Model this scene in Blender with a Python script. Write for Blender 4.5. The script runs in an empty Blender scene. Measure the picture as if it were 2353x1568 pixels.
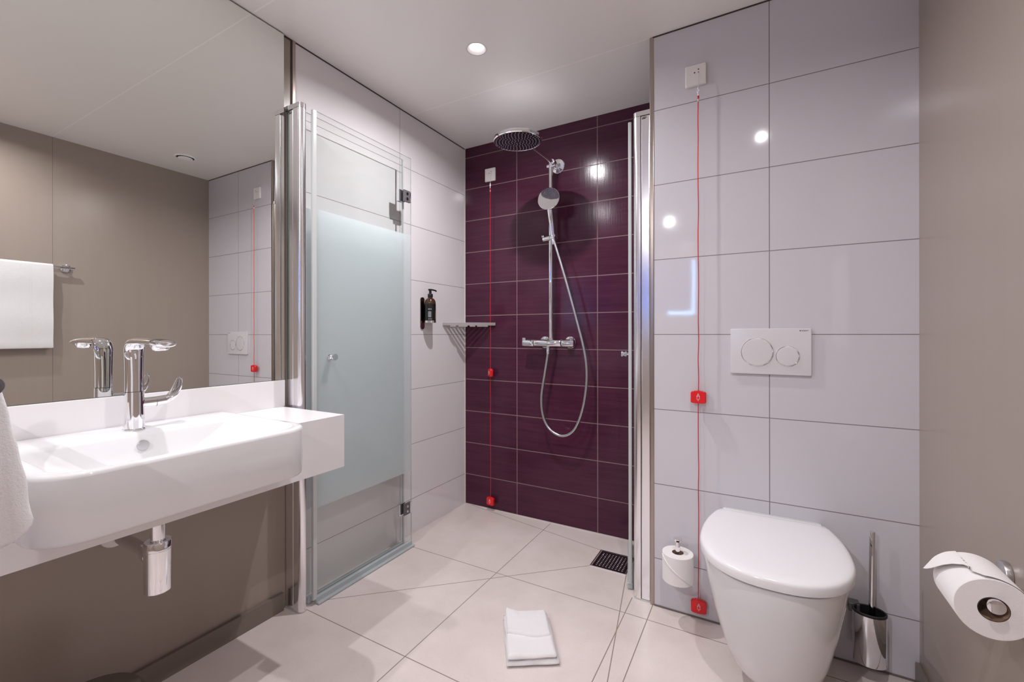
import bpy, bmesh, math, random
from mathutils import Vector, Matrix, noise
random.seed(7)
S = bpy.context.scene
COL = S.collection
PI = math.pi

# ------------------------------------------------------------------ camera
F_PX, YAW, CH = 1007.33, -0.5111, 1.095
c_, s_ = math.cos(YAW), math.sin(YAW)
Rv = Vector((c_, -s_, 0)); Fv = Vector((s_, c_, 0)); Uv = Vector((0, 0, 1))
R2 = (Rv - 0.0011*Uv).normalized(); U2 = (Uv + 0.0011*Rv).normalized()
cam_d = bpy.data.cameras.new('camera')
cam = bpy.data.objects.new('camera', cam_d); COL.objects.link(cam)
cam.matrix_world = Matrix(((R2.x, U2.x, -Fv.x, 0), (R2.y, U2.y, -Fv.y, 0), (R2.z, U2.z, -Fv.z, CH), (0, 0, 0, 1)))
cam_d.sensor_fit = 'HORIZONTAL'; cam_d.sensor_width = 36
cam_d.lens = 36*F_PX/2353
cam_d.shift_y = -16/2353
cam_d.clip_start = 0.02
S.camera = cam

# ------------------------------------------------------------------ world, view, lamps' power
S.view_settings.view_transform = 'Standard'
S.view_settings.look = 'None'
S.view_settings.gamma = 1
S.view_settings.use_curve_mapping = False
S.view_settings.exposure = 0.28
w = bpy.data.worlds.new('world'); S.world = w; w.use_nodes = True
w.node_tree.nodes['Background'].inputs[0].default_value = (0.05, 0.05, 0.06, 1)
w.node_tree.nodes['Background'].inputs[1].default_value = 0.2
ZC = 2.293
# ceiling downlights: x, y, watts
DOWN = [(-1.03, 1.535, 11.0), (-1.33, 0.47, 7.6), (0.02, 0.57, 7.8), (-0.82, -1.26, 22.0)]
LAMP_COL = (0.99, 0.96, 0.99)

# ------------------------------------------------------------------ room numbers
XL, XR, YB, YT, XC, YREAR = -1.6535, 0.4411, 2.3268, 1.8219, -0.3694, -1.9
YS = 1.118          # where the tiled shower part of the left wall starts
ZJ = 1.0925         # height of a tile joint on the white walls

# ------------------------------------------------------------------ material helpers
def lin(r, g, b):
    f = lambda v: (v/255/12.92) if v/255 <= 0.04045 else ((v/255+0.055)/1.055)**2.4
    return (f(r), f(g), f(b), 1)
def mat(name, col, rough=0.5, metal=0.0, **kw):
    m = bpy.data.materials.new(name); m.use_nodes = True
    b = m.node_tree.nodes['Principled BSDF']
    b.inputs['Base Color'].default_value = col if len(col) == 4 else (*col, 1)
    b.inputs['Roughness'].default_value = rough
    b.inputs['Metallic'].default_value = metal
    for k, v in kw.items():
        b.inputs[k.replace('_', ' ')].default_value = v
    return m
class NT:
    def __init__(s, m): s.m = m; s.t = m.node_tree; s.n = s.t.nodes; s.l = s.t.links
    def new(s, typ, **kw):
        n = s.n.new(typ)
        for k, v in kw.items(): setattr(n, k, v)
        return n
    def put(s, sock, v):
        if hasattr(v, 'is_output') or isinstance(v, bpy.types.NodeSocket): s.l.new(v, sock)
        else: sock.default_value = v
    def math(s, op, a, b=0.0, c=None, clamp=False):
        n = s.new('ShaderNodeMath', operation=op, use_clamp=clamp)
        s.put(n.inputs[0], a); s.put(n.inputs[1], b)
        if c is not None: s.put(n.inputs[2], c)
        return n.outputs[0]
    def vm(s, op, a, b=None, scale=None):
        n = s.new('ShaderNodeVectorMath', operation=op)
        s.put(n.inputs[0], a)
        if b is not None: s.put(n.inputs[1], b)
        if scale is not None: s.put(n.inputs['Scale'], scale)
        return n
    def pos(s):
        g = s.new('ShaderNodeNewGeometry'); sp = s.new('ShaderNodeSeparateXYZ'); s.l.new(g.outputs['Position'], sp.inputs[0])
        return g.outputs['Position'], sp.outputs[0], sp.outputs[1], sp.outputs[2]
    def near(s, v, c, hw):          # 1 where |v-c|<hw
        d = s.math('ABSOLUTE', s.math('SUBTRACT', v, c)); return s.math('LESS_THAN', d, hw)
    def grid(s, v, off, step, hw):  # 1 near off+k*step
        t = s.math('PINGPONG', s.math('SUBTRACT', v, off-100*step), step/2)
        return s.math('LESS_THAN', t, hw)
    def seg(s, p, a, b, hw):        # 1 within hw of the floor segment a-b
        a = Vector((*a, 0)); b = Vector((*b, 0)); ab = b-a
        pf = s.vm('MULTIPLY', p, (1, 1, 0)).outputs[0]
        pa = s.vm('SUBTRACT', pf, tuple(a)).outputs[0]
        h = s.math('DIVIDE', s.vm('DOT_PRODUCT', pa, tuple(ab)).outputs['Value'], ab.length_squared, clamp=True)
        q = s.vm('SCALE', tuple(ab), scale=h).outputs[0]
        d = s.vm('DISTANCE', pa, q).outputs['Value']
        return s.math('LESS_THAN', d, hw)
    def mx(s, *vs):
        r = vs[0]
        for v in vs[1:]: r = s.math('MAXIMUM', r, v)
        return r
    def mixc(s, f, a, b):
        n = s.new('ShaderNodeMix', data_type='RGBA'); s.put(n.inputs[0], f); s.put(n.inputs[6], a); s.put(n.inputs[7], b); return n.outputs[2]
    def mixf(s, f, a, b):
        n = s.new('ShaderNodeMix', data_type='FLOAT'); s.put(n.inputs[0], f); s.put(n.inputs[2], a); s.put(n.inputs[3], b); return n.outputs[0]
    def noise(s, vec, scale, detail=3, rough=0.5, stretch=None):
        if stretch: vec = s.vm('MULTIPLY', vec, stretch).outputs[0]
        n = s.new('ShaderNodeTexNoise'); s.l.new(vec, n.inputs['Vector']); n.inputs['Scale'].default_value = scale
        n.inputs['Detail'].default_value = detail; n.inputs['Roughness'].default_value = rough
        return n.outputs['Fac']
    def ramp(s, f, lo, hi, a, b):
        n = s.new('ShaderNodeMapRange'); s.put(n.inputs[0], f)
        for i, v in zip((1, 2, 3, 4), (lo, hi, a, b)): n.inputs[i].default_value = v
        return n.outputs[0]
    def bump(s, h, dist, strength=1.0):
        n = s.new('ShaderNodeBump'); s.put(n.inputs['Height'], h); n.inputs['Distance'].default_value = dist; n.inputs['Strength'].default_value = strength
        return n.outputs[0]
    @property
    def b(s): return s.n['Principled BSDF']

def tile_mat(name, col, grout, axis, joints, zoff, zstep, hw, rough, gridx=None, wavy=0.0):
    m = mat(name, col, rough); t = NT(m); p, x, y, z = t.pos()
    v = {'X': x, 'Y': y}[axis]
    ms = [t.grid(z, zoff, zstep, hw)] + [t.near(v, j, hw) for j in joints]
    g = t.mx(*ms)
    t.l.new(t.mixc(g, col, grout), t.b.inputs['Base Color'])
    t.l.new(t.mixf(g, rough, 0.7), t.b.inputs['Roughness'])
    n = t.noise(p, 7, 2)
    h = t.math('SUBTRACT', t.math('MULTIPLY', n, wavy), g)
    t.l.new(t.bump(h, 0.0008, 0.5), t.b.inputs['Normal'])
    return m

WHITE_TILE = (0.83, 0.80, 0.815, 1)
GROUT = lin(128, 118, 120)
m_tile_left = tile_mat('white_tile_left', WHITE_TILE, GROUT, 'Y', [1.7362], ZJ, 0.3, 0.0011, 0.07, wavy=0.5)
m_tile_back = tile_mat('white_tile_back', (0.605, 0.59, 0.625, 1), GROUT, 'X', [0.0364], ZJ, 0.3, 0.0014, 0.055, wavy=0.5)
# purple brushed tiles
def purple():
    m = mat('purple_tile', (0.06, 0.02, 0.035), 0.2); t = NT(m); p, x, y, z = t.pos()
    g = t.mx(t.grid(z, 1.0086, 0.2035, 0.0022), t.near(x, -1.2705, 0.0022), t.near(x, -0.7671, 0.0022))
    st = t.noise(p, 6, 4, 0.6, stretch=(0.6, 1, 9))
    st2 = t.noise(p, 3, 2, 0.5, stretch=(1, 1, 1.5))
    f = t.math('ADD', t.math('MULTIPLY', st, 0.7), t.math('MULTIPLY', st2, 0.4))
    c = t.mixc(t.ramp(f, 0.35, 0.75, 0, 1), (0.048, 0.0095, 0.025, 1), (0.085, 0.022, 0.047, 1))
    t.l.new(t.mixc(g, c, lin(132, 112, 112)), t.b.inputs['Base Color'])
    t.l.new(t.mixf(g, 0.15, 0.6), t.b.inputs['Roughness']); t.b.inputs['Specular IOR Level'].default_value = 0.3
    v = t.noise(p, 40, 2, 0.5, stretch=(2.2, 1, 0.12))
    gr = t.noise(p, 260, 1, 0.5)
    h = t.math('ADD', t.math('MULTIPLY', v, 0.35), t.math('MULTIPLY', gr, 0.12))
    h = t.math('SUBTRACT', h, t.math('MULTIPLY', g, 1.0))
    t.l.new(t.bump(h, 0.0012, 0.5), t.b.inputs['Normal'])
    return m
m_purple = purple()
def taupe(name='taupe_panel', joints=(), col=(0.335, 0.275, 0.235, 1)):
    m = mat(name, col, 0.28); t = NT(m); p, x, y, z = t.pos()
    n = t.noise(p, 25, 3, 0.6, stretch=(1, 1, 0.06))
    c = t.mixc(n, (col[0]*0.96, col[1]*0.96, col[2]*0.96, 1), (col[0]*1.04, col[1]*1.04, col[2]*1.04, 1))
    if joints:
        g = t.mx(*[t.near(y, j, 0.0012) for j in joints])
        c = t.mixc(g, c, (col[0]*0.55, col[1]*0.55, col[2]*0.55, 1))
    t.l.new(c, t.b.inputs['Base Color'])
    t.l.new(t.bump(n, 0.0006, 0.25), t.b.inputs['Normal'])
    return m
m_taupe_l = taupe('taupe_panel_left')
m_taupe_r = taupe('taupe_panel_right', (0.955, 0.055))
def ceiling_mat():
    m = mat('ceiling_panel', (0.68, 0.635, 0.60), 0.30); t = NT(m); p, x, y, z = t.pos()
    g = t.mx(*[t.near(y, j, 0.002) for j in (1.822, 0.953, 0.083, -0.787)])
    t.l.new(t.mixc(g, (0.875, 0.85, 0.82, 1), (0.99, 0.97, 0.93, 1)), t.b.inputs['Base Color'])
    n = t.noise(p, 5, 2)
    t.l.new(t.bump(t.math('SUBTRACT', t.math('MULTIPLY', n, .4), g), 0.0008, 0.3), t.b.inputs['Normal'])
    return m
m_ceil = ceiling_mat()
def floor_mat():
    m = mat('floor_tile', (0.5, 0.43, 0.385), 0.3); t = NT(m); p, x, y, z = t.pos()
    segs = [((-1.046, 2.327), (-1.046, -1.9)), ((-1.62, 2.327), (-0.694, 2.155)), ((-1.654, 1.717), (0.441, 1.717)),
            ((-1.654, 1.12), (0.441, 1.12)), ((-1.62, 1.14), (-0.694, 1.986)), ((-0.522, 1.986), (-0.375, 1.12)),
            ((-0.456, 1.83), (-0.456, -1.9)), ((-0.371, 1.822), (-0.371, -1.9)), ((-1.654, 0.52), (0.441, 0.52)), ((-1.654, -0.08), (0.441, -0.08))]
    g = t.mx(*[t.seg(p, a, b, 0.0017) for a, b in segs])
    n = t.noise(p, 2.6, 6, 0.62); n2 = t.noise(p, 140, 2, 0.5)
    f = t.math('ADD', t.math('MULTIPLY', n, 0.85), t.math('MULTIPLY', n2, 0.15))
    c = t.mixc(t.ramp(f, 0.36, 0.64, 0, 1), (0.63, 0.55, 0.515, 1), (0.74, 0.66, 0.635, 1))
    t.l.new(t.mixc(g, c, lin(140, 126, 116)), t.b.inputs['Base Color'])
    t.l.new(t.mixf(g, 0.30, 0.8), t.b.inputs['Roughness'])
    t.l.new(t.bump(t.math('SUBTRACT', t.math('MULTIPLY', f, .25), g), 0.0008, 0.4), t.b.inputs['Normal'])
    return m
m_floor = floor_mat()
m_skirt = mat('skirting_tile', (0.20, 0.165, 0.14), 0.35)
m_gap = mat('shadow_gap', (0.05, 0.035, 0.03), 0.7)
m_trim = mat('bronze_trim', (0.42, 0.36, 0.32), 0.28, 1.0)
m_chrome = mat('chrome', (0.86, 0.86, 0.88), 0.04, 1.0)
m_alu = mat('polished_aluminium', (0.90, 0.90, 0.92), 0.20, 1.0)
m_brush = mat('brushed_aluminium', (0.62, 0.61, 0.62), 0.32, 1.0)
m_mirror = mat('mirror_glass', (0.86, 0.875, 0.85), 0.0, 1.0)
m_mirror_edge = mat('mirror_edge', (0.16, 0.2, 0.18), 0.2)
m_ceramic = mat('white_ceramic', (0.74, 0.735, 0.74), 0.06)
m_seat = mat('white_plastic_seat', (0.80, 0.79, 0.80), 0.14)
m_solid = mat('white_solid_surface', (0.80, 0.78, 0.785), 0.22)
m_plate = mat('white_plastic_plate', (0.66, 0.645, 0.665), 0.18)
m_switch = mat('cream_plastic', (0.78, 0.75, 0.73), 0.3)
m_dark = mat('black_plastic', (0.012, 0.012, 0.013), 0.25)
m_rubber = mat('black_rubber', (0.02, 0.02, 0.022), 0.45)
m_red = mat('red_plastic', (0.72, 0.012, 0.016), 0.3)
m_redcord = mat('red_cord', (0.66, 0.01, 0.02), 0.55)
m_icon = mat('white_print', (0.8, 0.72, 0.72), 0.5)
m_ink = mat('black_print', (0.03, 0.03, 0.03), 0.5)
m_grey = mat('grey_plastic', (0.12, 0.11, 0.115), 0.4)
m_bin = mat('brown_bin', (0.085, 0.066, 0.052), 0.4)
m_cardboard = mat('cardboard', (0.30, 0.19, 0.13), 0.8)
m_amber = mat('amber_bottle', (0.05, 0.022, 0.008), 0.12)
m_label = mat('black_label', (0.006, 0.006, 0.007), 0.35)
m_labeltxt = mat('label_print', (0.45, 0.45, 0.47), 0.5)
m_gold = mat('gold_print', (0.5, 0.38, 0.12), 0.4)
m_drain = mat('drain_plate', (0.10, 0.075, 0.08), 0.25, 0.9)
m_silicone = mat('silicone', (0.6, 0.56, 0.54), 0.4)
m_hose = mat('metal_hose', (0.55, 0.55, 0.56), 0.28, 1.0)
m_vent = mat('white_enamel', (0.92, 0.91, 0.90), 0.3)
m_foam = mat('white_pipe_plastic', (0.75, 0.72, 0.72), 0.4)
m_kn = mat('nozzle_rubber', (0.55, 0.55, 0.6), 0.4)
m_nozplate = mat('nozzle_plate', (0.10, 0.085, 0.11), 0.18, 0.8)
def terry(name, col, scale=420, d=0.002, bands=None):
    m = mat(name, col, 0.95); t = NT(m); p, x, y, z = t.pos()
    n = t.noise(p, scale, 3, 0.65); n2 = t.noise(p, 60, 2, 0.5)
    h = t.math('ADD', n, t.math('MULTIPLY', n2, 0.5))
    if bands:
        g = t.mx(*[t.near(y, b, 0.004) for b in bands]); h = t.math('SUBTRACT', h, t.math('MULTIPLY', g, 1.2))
    t.l.new(t.bump(h, d, 0.7), t.b.inputs['Normal'])
    t.b.inputs['Sheen Weight'].default_value = 0.3
    return m
m_terry = terry('white_terry', (0.80, 0.785, 0.79))
m_terry_bath = terry('white_terry_bath', (0.80, 0.79, 0.79), bands=(0.852, 0.812))
m_paper = terry('tissue_paper', (0.80, 0.765, 0.75), 300, 0.0006)
def emis(name, col, st):
    m = bpy.data.materials.new(name); m.use_nodes = True; t = NT(m); t.n.remove(t.b)
    e = t.new('ShaderNodeEmission'); e.inputs[0].default_value = (*col, 1); e.inputs[1].default_value = st
    t.l.new(e.outputs[0], t.n['Material Output'].inputs[0]); return m
m_lamp = emis('lamp_lens', (1, 0.95, 0.93), 5)
m_day = emis('daylight_pane', (0.30, 0.55, 1.0), 22)
def glass_mat(name, frost=False, edge=False, tint=(0.978, 0.986, 0.982)):
    m = bpy.data.materials.new(name); m.use_nodes = True; t = NT(m); t.n.remove(t.b)
    tr = t.new('ShaderNodeBsdfTransparent'); tr.inputs[0].default_value = (*tint, 1)
    gl = t.new('ShaderNodeBsdfGlossy'); gl.inputs['Roughness'].default_value = 0.01
    fr_ = t.new('ShaderNodeFresnel'); fr_.inputs[0].default_value = 1.45
    gm = t.new('ShaderNodeNewGeometry'); fr = t.math('MULTIPLY', fr_.outputs[0], t.math('SUBTRACT', 1.0, gm.outputs['Backfacing'])).node
    mix = t.new('ShaderNodeMixShader'); t.l.new(fr.outputs[0], mix.inputs[0]); t.l.new(tr.outputs[0], mix.inputs[1]); t.l.new(gl.outputs[0], mix.inputs[2])
    out = mix.outputs[0]
    if frost:
        df = t.new('ShaderNodeBsdfDiffuse'); df.inputs[0].default_value = (0.84, 0.885, 0.895, 1)
        tl = t.new('ShaderNodeBsdfTranslucent'); tl.inputs[0].default_value = (0.91, 0.955, 0.96, 1)
        m1 = t.new('ShaderNodeMixShader'); m1.inputs[0].default_value = 0.60; t.l.new(df.outputs[0], m1.inputs[1]); t.l.new(tl.outputs[0], m1.inputs[2])
        tf = t.new('ShaderNodeBsdfTransparent'); tf.inputs[0].default_value = (0.95, 0.97, 0.97, 1)
        m2 = t.new('ShaderNodeMixShader'); m2.inputs[0].default_value = 0.50; t.l.new(tf.outputs[0], m2.inputs[1]); t.l.new(m1.outputs[0], m2.inputs[2])
        g2 = t.new('ShaderNodeBsdfGlossy'); g2.inputs['Roughness'].default_value = 0.12
        m3 = t.new('ShaderNodeMixShader'); t.put(m3.inputs[0], t.math('MULTIPLY', fr.outputs[0], 0.6)); t.l.new(m2.outputs[0], m3.inputs[1]); t.l.new(g2.outputs[0], m3.inputs[2])
        p, x, y, z = t.pos()
        f = t.math('MULTIPLY', t.math('GREATER_THAN', z, 0.388), t.math('LESS_THAN', z, 1.605))
        mm = t.new('ShaderNodeMixShader'); t.put(mm.inputs[0], f); t.l.new(out, mm.inputs[1]); t.l.new(m3.outputs[0], mm.inputs[2]); out = mm.outputs[0]
    t.l.new(out, t.n['Material Output'].inputs[0])
    return m
m_glass = glass_mat('shower_glass', frost=True)
m_glass_edge = mat('glass_edge', (0.42, 0.52, 0.50), 0.15, 0.0, Alpha=0.75)
m_seal = mat('clear_seal', (0.66, 0.70, 0.69), 0.2, 0.0, Alpha=0.7)
m_seal_w = mat('pale_seal', (0.55, 0.575, 0.565), 0.25, 0.0)
m_seal_b = mat('bottom_seal', (0.60, 0.66, 0.68), 0.15, 0.0, Alpha=0.6)

# ------------------------------------------------------------------ geometry helpers
def obj(name, bm, m, parent=None, smooth=35, bevel=0, seg=3, label=None, kind=None):
    me = bpy.data.meshes.new(name)
    bmesh.ops.remove_doubles(bm, verts=bm.verts, dist=1e-6)
    bmesh.ops.recalc_face_normals(bm, faces=bm.faces)
    if parent is not None:
        root = parent
        off = Vector((0, 0, 0))
        while root is not None: off += root.location; root = root.parent
        bmesh.ops.translate(bm, verts=bm.verts, vec=-off)
    bm.to_mesh(me); bm.free()
    for mm in (m if isinstance(m, (list, tuple)) else [m]): me.materials.append(mm)
    if smooth:
        me.polygons.foreach_set('use_smooth', [True]*len(me.polygons)); me.set_sharp_from_angle(angle=math.radians(smooth))
    o = bpy.data.objects.new(name, me); COL.objects.link(o)
    if parent is not None: o.parent = parent
    if bevel:
        b = o.modifiers.new('bevel', 'BEVEL'); b.width = bevel; b.segments = seg; b.limit_method = 'ANGLE'; b.angle_limit = math.radians(40); b.harden_normals = False
    if label: o['label'] = label
    if kind: o['kind'] = kind
    return o
def thing(name, label, cat, loc, group=None):
    o = bpy.data.objects.new(name, None); COL.objects.link(o); o.location = loc; o.empty_display_size = 0.05
    o['label'] = label; o['category'] = cat
    if group: o['group'] = group
    return o
def tag(o, label, cat, group=None):
    o['label'] = label; o['category'] = cat
    if group: o['group'] = group
    return o
def struct(name, bm, m, **kw):
    kw.setdefault('smooth', 0)
    return obj(name, bm, m, kind='structure', **kw)
def BM(): return bmesh.new()
def box(bm, x0, x1, y0, y1, z0, z1, mi=0):
    vs = [bm.verts.new((x, y, z)) for x in (x0, x1) for y in (y0, y1) for z in (z0, z1)]
    for f in ((0, 1, 3, 2), (4, 6, 7, 5), (0, 4, 5, 1), (2, 3, 7, 6), (0, 2, 6, 4), (1, 5, 7, 3)):
        bm.faces.new([vs[i] for i in f]).material_index = mi
    return bm
def loft(bm, loops, cap0=True, cap1=True, mi=0):
    rows = [[bm.verts.new(p) for p in L] for L in loops]
    n = len(rows[0])
    for a, b in zip(rows, rows[1:]):
        for i in range(n):
            j = (i+1) % n
            bm.faces.new((a[i], a[j], b[j], b[i])).material_index = mi
    if cap0: bm.faces.new(rows[0]).material_index = mi
    if cap1: bm.faces.new(rows[-1]).material_index = mi
    return bm
def frame(d):
    d = Vector(d).normalized(); a = Vector((0, 0, 1)) if abs(d.z) < 0.9 else Vector((1, 0, 0))
    u = d.cross(a).normalized(); return d, u, d.cross(u)
def lathe(bm, o, d, prof, n=40, cap0=True, cap1=True, sx=1, sy=1, mi=0):
    """prof: list of (distance along axis, radius)"""
    o = Vector(o); d, u, v = frame(d); L = []
    for h, r in prof:
        L.append([o+d*h+(u*math.cos(2*PI*i/n)*sx+v*math.sin(2*PI*i/n)*sy)*r for i in range(n)])
    return loft(bm, L, cap0, cap1, mi)
def cyl(bm, a, b, r, n=32, bev=0.0, r2=None):
    a = Vector(a); b = Vector(b); L = (b-a).length; r2 = r if r2 is None else r2
    if bev: prof = [(0, r-bev), (bev*0.3, r-bev*0.3), (bev, r), (L-bev, r2), (L-bev*0.3, r2-bev*0.3), (L, r2-bev)]
    else: prof = [(0, r), (L, r2)]
    return lathe(bm, a, b-a, prof, n)
def spline(pts, k=8):
    P = [Vector(p) for p in pts]; P = [P[0]*2-P[1]]+P+[P[-1]*2-P[-2]]; out = []
    for i in range(1, len(P)-2):
        for j in range(k):
            t = j/k; a, b, c, d = P[i-1:i+3]
            out.append(0.5*((2*b)+(-a+c)*t+(2*a-5*b+4*c-d)*t*t+(-a+3*b-3*c+d)*t**3))
    out.append(P[-2]); return out
def tube(bm, pts, r, n=16, sx=1, sy=1, up=None, radii=None, cap=True):
    pts = [Vector(p) for p in pts]; L = []; u = None
    for i, p in enumerate(pts):
        t = (pts[min(i+1, len(pts)-1)]-pts[max(i-1, 0)]).normalized()
        if up is not None: u = t.cross(Vector(up)).normalized()
        elif u is None: u = frame(t)[1]
        else: u = (u-t*u.dot(t)).normalized()
        v = t.cross(u); rr = radii[i] if radii else r
        ax, ay = (rr if isinstance(rr, tuple) else (rr*sx, rr*sy))
        L.append([p+u*math.cos(2*PI*k/n)*ax+v*math.sin(2*PI*k/n)*ay for k in range(n)])
    return loft(bm, L, cap, cap)
def rr(cx, cy, hx, hy, r, n=8, rs=None):
    """rounded rectangle, 4 corners x (n+1) points; r per corner order (+x+y),(-x+y),(-x-y),(+x-y)"""
    rs = rs or (r, r, r, r); out = []
    for k, (sx, sy) in enumerate(((1, 1), (-1, 1), (-1, -1), (1, -1))):
        q = rs[k]
        for i in range(n+1):
            a = PI/2*k+PI/2*i/n
            out.append((cx+sx*(hx-q)+math.cos(a)*q, cy+sy*(hy-q)+math.sin(a)*q))
    return out
def seg_lines(bm, pts, r, closed=False, n=6):
    pts = [Vector(p) for p in pts]
    if closed: pts = pts+[pts[0]]
    for a, b in zip(pts, pts[1:]): cyl(bm, a, b, r, n)

# ------------------------------------------------------------------ the setting
T = 0.12
struct('floor', box(BM(), XL-T, XR+T, YREAR-T, YB+T, -0.1, 0), m_floor)
struct('ceiling', box(BM(), XL-T, XR+T, YREAR-T, YB+T, ZC+0.03, ZC+0.12), m_ceil)   # deck above the panels
# ceiling panels with round holes for the downlights
def ceiling_panels():
    bm = BM(); holes = [(x, y, 0.040) for x, y, _ in DOWN]
    xs = [XL]; ys = [YREAR]
    for x, y, r in holes: xs += [x-0.06, x+0.06]; ys += [y-0.06, y+0.06]
    xs = sorted(xs+[XR, XC]); ys = sorted(ys+[YB, YT])
    def hole(x0, x1, y0, y1):
        for x, y, r in holes:
            if abs((x0+x1)/2-x) < 0.059 and abs((y0+y1)/2-y) < 0.059: return (x, y, r)
    done = set()
    for x0, x1 in zip(xs, xs[1:]):
        for y0, y1 in zip(ys, ys[1:]):
            if x1-x0 < 1e-6 or y1-y0 < 1e-6: continue
            h = hole(x0, x1, y0, y1)
            if h: continue
            bm.faces.new([bm.verts.new(p) for p in ((x0, y0, ZC), (x0, y1, ZC), (x1, y1, ZC), (x1, y0, ZC))])
    for x, y, r in holes:
        n = 48; ring = [Vector((x+r*math.cos(2*PI*i/n), y+r*math.sin(2*PI*i/n), ZC)) for i in range(n)]
        sq = []
        for i in range(n):
            a = 2*PI*i/n; cx, sy = math.cos(a), math.sin(a); k = 0.06/max(abs(cx), abs(sy)); sq.append(Vector((x+cx*k, y+sy*k, ZC)))
        up = [p+Vector((0, 0, 0.03)) for p in ring]
        R = [[bm.verts.new(p) for p in L] for L in (sq, ring, up)]
        for a, b in zip(R, R[1:]):
            for i in range(n): bm.faces.new((a[i], a[(i+1) % n], b[(i+1) % n], b[i]))
    return bm
struct('ceiling', ceiling_panels(), m_ceil)
struct('wall_left', box(BM(), XL-T, XL, YREAR-T, YS, 0, ZC+0.03), m_taupe_l)
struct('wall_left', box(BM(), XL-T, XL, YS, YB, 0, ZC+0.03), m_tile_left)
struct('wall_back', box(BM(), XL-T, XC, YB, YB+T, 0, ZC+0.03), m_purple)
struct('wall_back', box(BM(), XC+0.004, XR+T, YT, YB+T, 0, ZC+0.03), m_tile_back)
struct('wall_right', box(BM(), XR, XR+T, YREAR-T, YT, 0, ZC+0.03), m_taupe_r)
# rear wall with the window opening
WX0, WX1, WZ0, WZ1 = -1.42, -0.645, 1.325, 1.985
bm = BM()
box(bm, XL, WX0, YREAR-T, YREAR, 0, ZC+0.03); box(bm, WX1, XR, YREAR-T, YREAR, 0, ZC+0.03)
box(bm, WX0, WX1, YREAR-T, YREAR, 0, WZ0); box(bm, WX0, WX1, YREAR-T, YREAR, WZ1, ZC+0.03)
struct('wall_rear', bm, m_taupe_l)
win = bpy.data.objects.new('window_1', None); COL.objects.link(win); win.location = (WX0, YREAR-0.06, WZ0); win['kind'] = 'structure'
obj('pane', box(BM(), WX0, WX1, YREAR-0.10, YREAR-0.095, WZ0, WZ1), m_day, win, smooth=0)
def blind_mat():
    m = bpy.data.materials.new('blue_roller_blind'); m.use_nodes = True; t = NT(m); t.n.remove(t.b)
    a = t.new('ShaderNodeBsdfDiffuse'); a.inputs[0].default_value = (0.10, 0.12, 0.16, 1)
    b = t.new('ShaderNodeBsdfTranslucent'); b.inputs[0].default_value = (0.05, 0.16, 0.50, 1)
    x = t.new('ShaderNodeMixShader'); x.inputs[0].default_value = 0.30; t.l.new(a.outputs[0], x.inputs[1]); t.l.new(b.outputs[0], x.inputs[2])
    t.l.new(x.outputs[0], t.n['Material Output'].inputs[0]); return m
m_blind = blind_mat()
obj('blind', box(BM(), -0.955, WX1-0.036, YREAR-0.05, YREAR-0.047, WZ0+0.045, WZ1), m_blind, win, smooth=0)
obj('blind', box(BM(), WX0, -0.955, YREAR-0.05, YREAR-0.047, WZ0, WZ1), m_blind, win, smooth=0)
# dark strips standing in for the shade of the gaps under the ceiling
struct('gap_shade_1', box(BM(), XL, XL+0.002, YS, YB, ZC-0.005, ZC), m_gap)
struct('gap_shade_2', box(BM(), XC, XR, YT-0.002, YT, ZC-0.005, ZC), m_gap)
struct('gap_shade_3', box(BM(), XL, XL+0.003, YREAR, YS, ZC-0.006, ZC), m_gap)
# metal corner trim of the toilet wall, strip between mirror wall and shower tiles
struct('trim_4', box(BM(), XC-0.012, XC+0.005, YT-0.002, YT+0.012, 0, ZC), m_trim, bevel=0.003)
struct('trim_5', box(BM(), XL, XL+0.006, YS, YS+0.014, 0, ZC), m_trim, bevel=0.002)
struct('trim_6', box(BM(), XL, XL+0.002, YS-0.006, YS-0.001, 0, ZC), m_gap)
# side wall of the recess is the side of the toilet wall; corner silicone
struct('trim_7', cyl(BM(), (XL+0.001, YB-0.001, 0), (XL+0.001, YB-0.001, ZC), 0.004, 8), m_silicone, smooth=40)
struct('trim_8', box(BM(), XL, XC, YB-0.004, YB, 0, 0.004), m_silicone)
struct('trim_9', box(BM(), XC+0.005, XR, YT-0.003, YT, 0, 0.006), mat('dark_joint', (0.16, 0.14, 0.13), 0.6))
struct('baseboard_left', box(BM(), XL, XL+0.014, YREAR, YS-0.045, 0, 0.07), [m_skirt], bevel=0.001)
struct('baseboard_right', box(BM(), XR-0.012, XR, YREAR, YT-0.004, 0, 0.065), m_skirt, bevel=0.001)

# ------------------------------------------------------------------ ceiling fittings
for i, (x, y, pw) in enumerate(DOWN):
    lab = ['round recessed downlight glowing in the ceiling over the shower entrance', 'round recessed downlight in the ceiling above the wash basin',
           'round recessed downlight in the ceiling in front of the toilet', 'round recessed downlight in the ceiling near the rear wall'][i]
    t = thing('downlight', lab, 'ceiling light', (x, y, ZC), 'recessed ceiling downlights')
    obj('bezel', lathe(BM(), (x, y, ZC+0.001), (0, 0, -1), [(0, 0.045), (0.001, 0.045), (0.0016, 0.043), (0.001, 0.038), (-0.002, 0.035), (-0.014, 0.024)], 48, False, False), m_foam, t)
    obj('lens', lathe(BM(), (x, y, ZC+0.013), (0, 0, -1), [(0, 0.026), (0.004, 0.024), (0.006, 0.016), (0.0065, 0.003)], 40), m_lamp, t)
    ld = bpy.data.lights.new('downlight_lamp', 'AREA'); ld.shape = 'DISK'; ld.size = 0.028; ld.spread = math.radians((162, 160, 158, 170)[i]); ld.energy = pw; ld.color = LAMP_COL
    lo = bpy.data.objects.new('lamp', ld); COL.objects.link(lo); lo.parent = t; lo.location = (0, 0, 0.0045)
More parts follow.
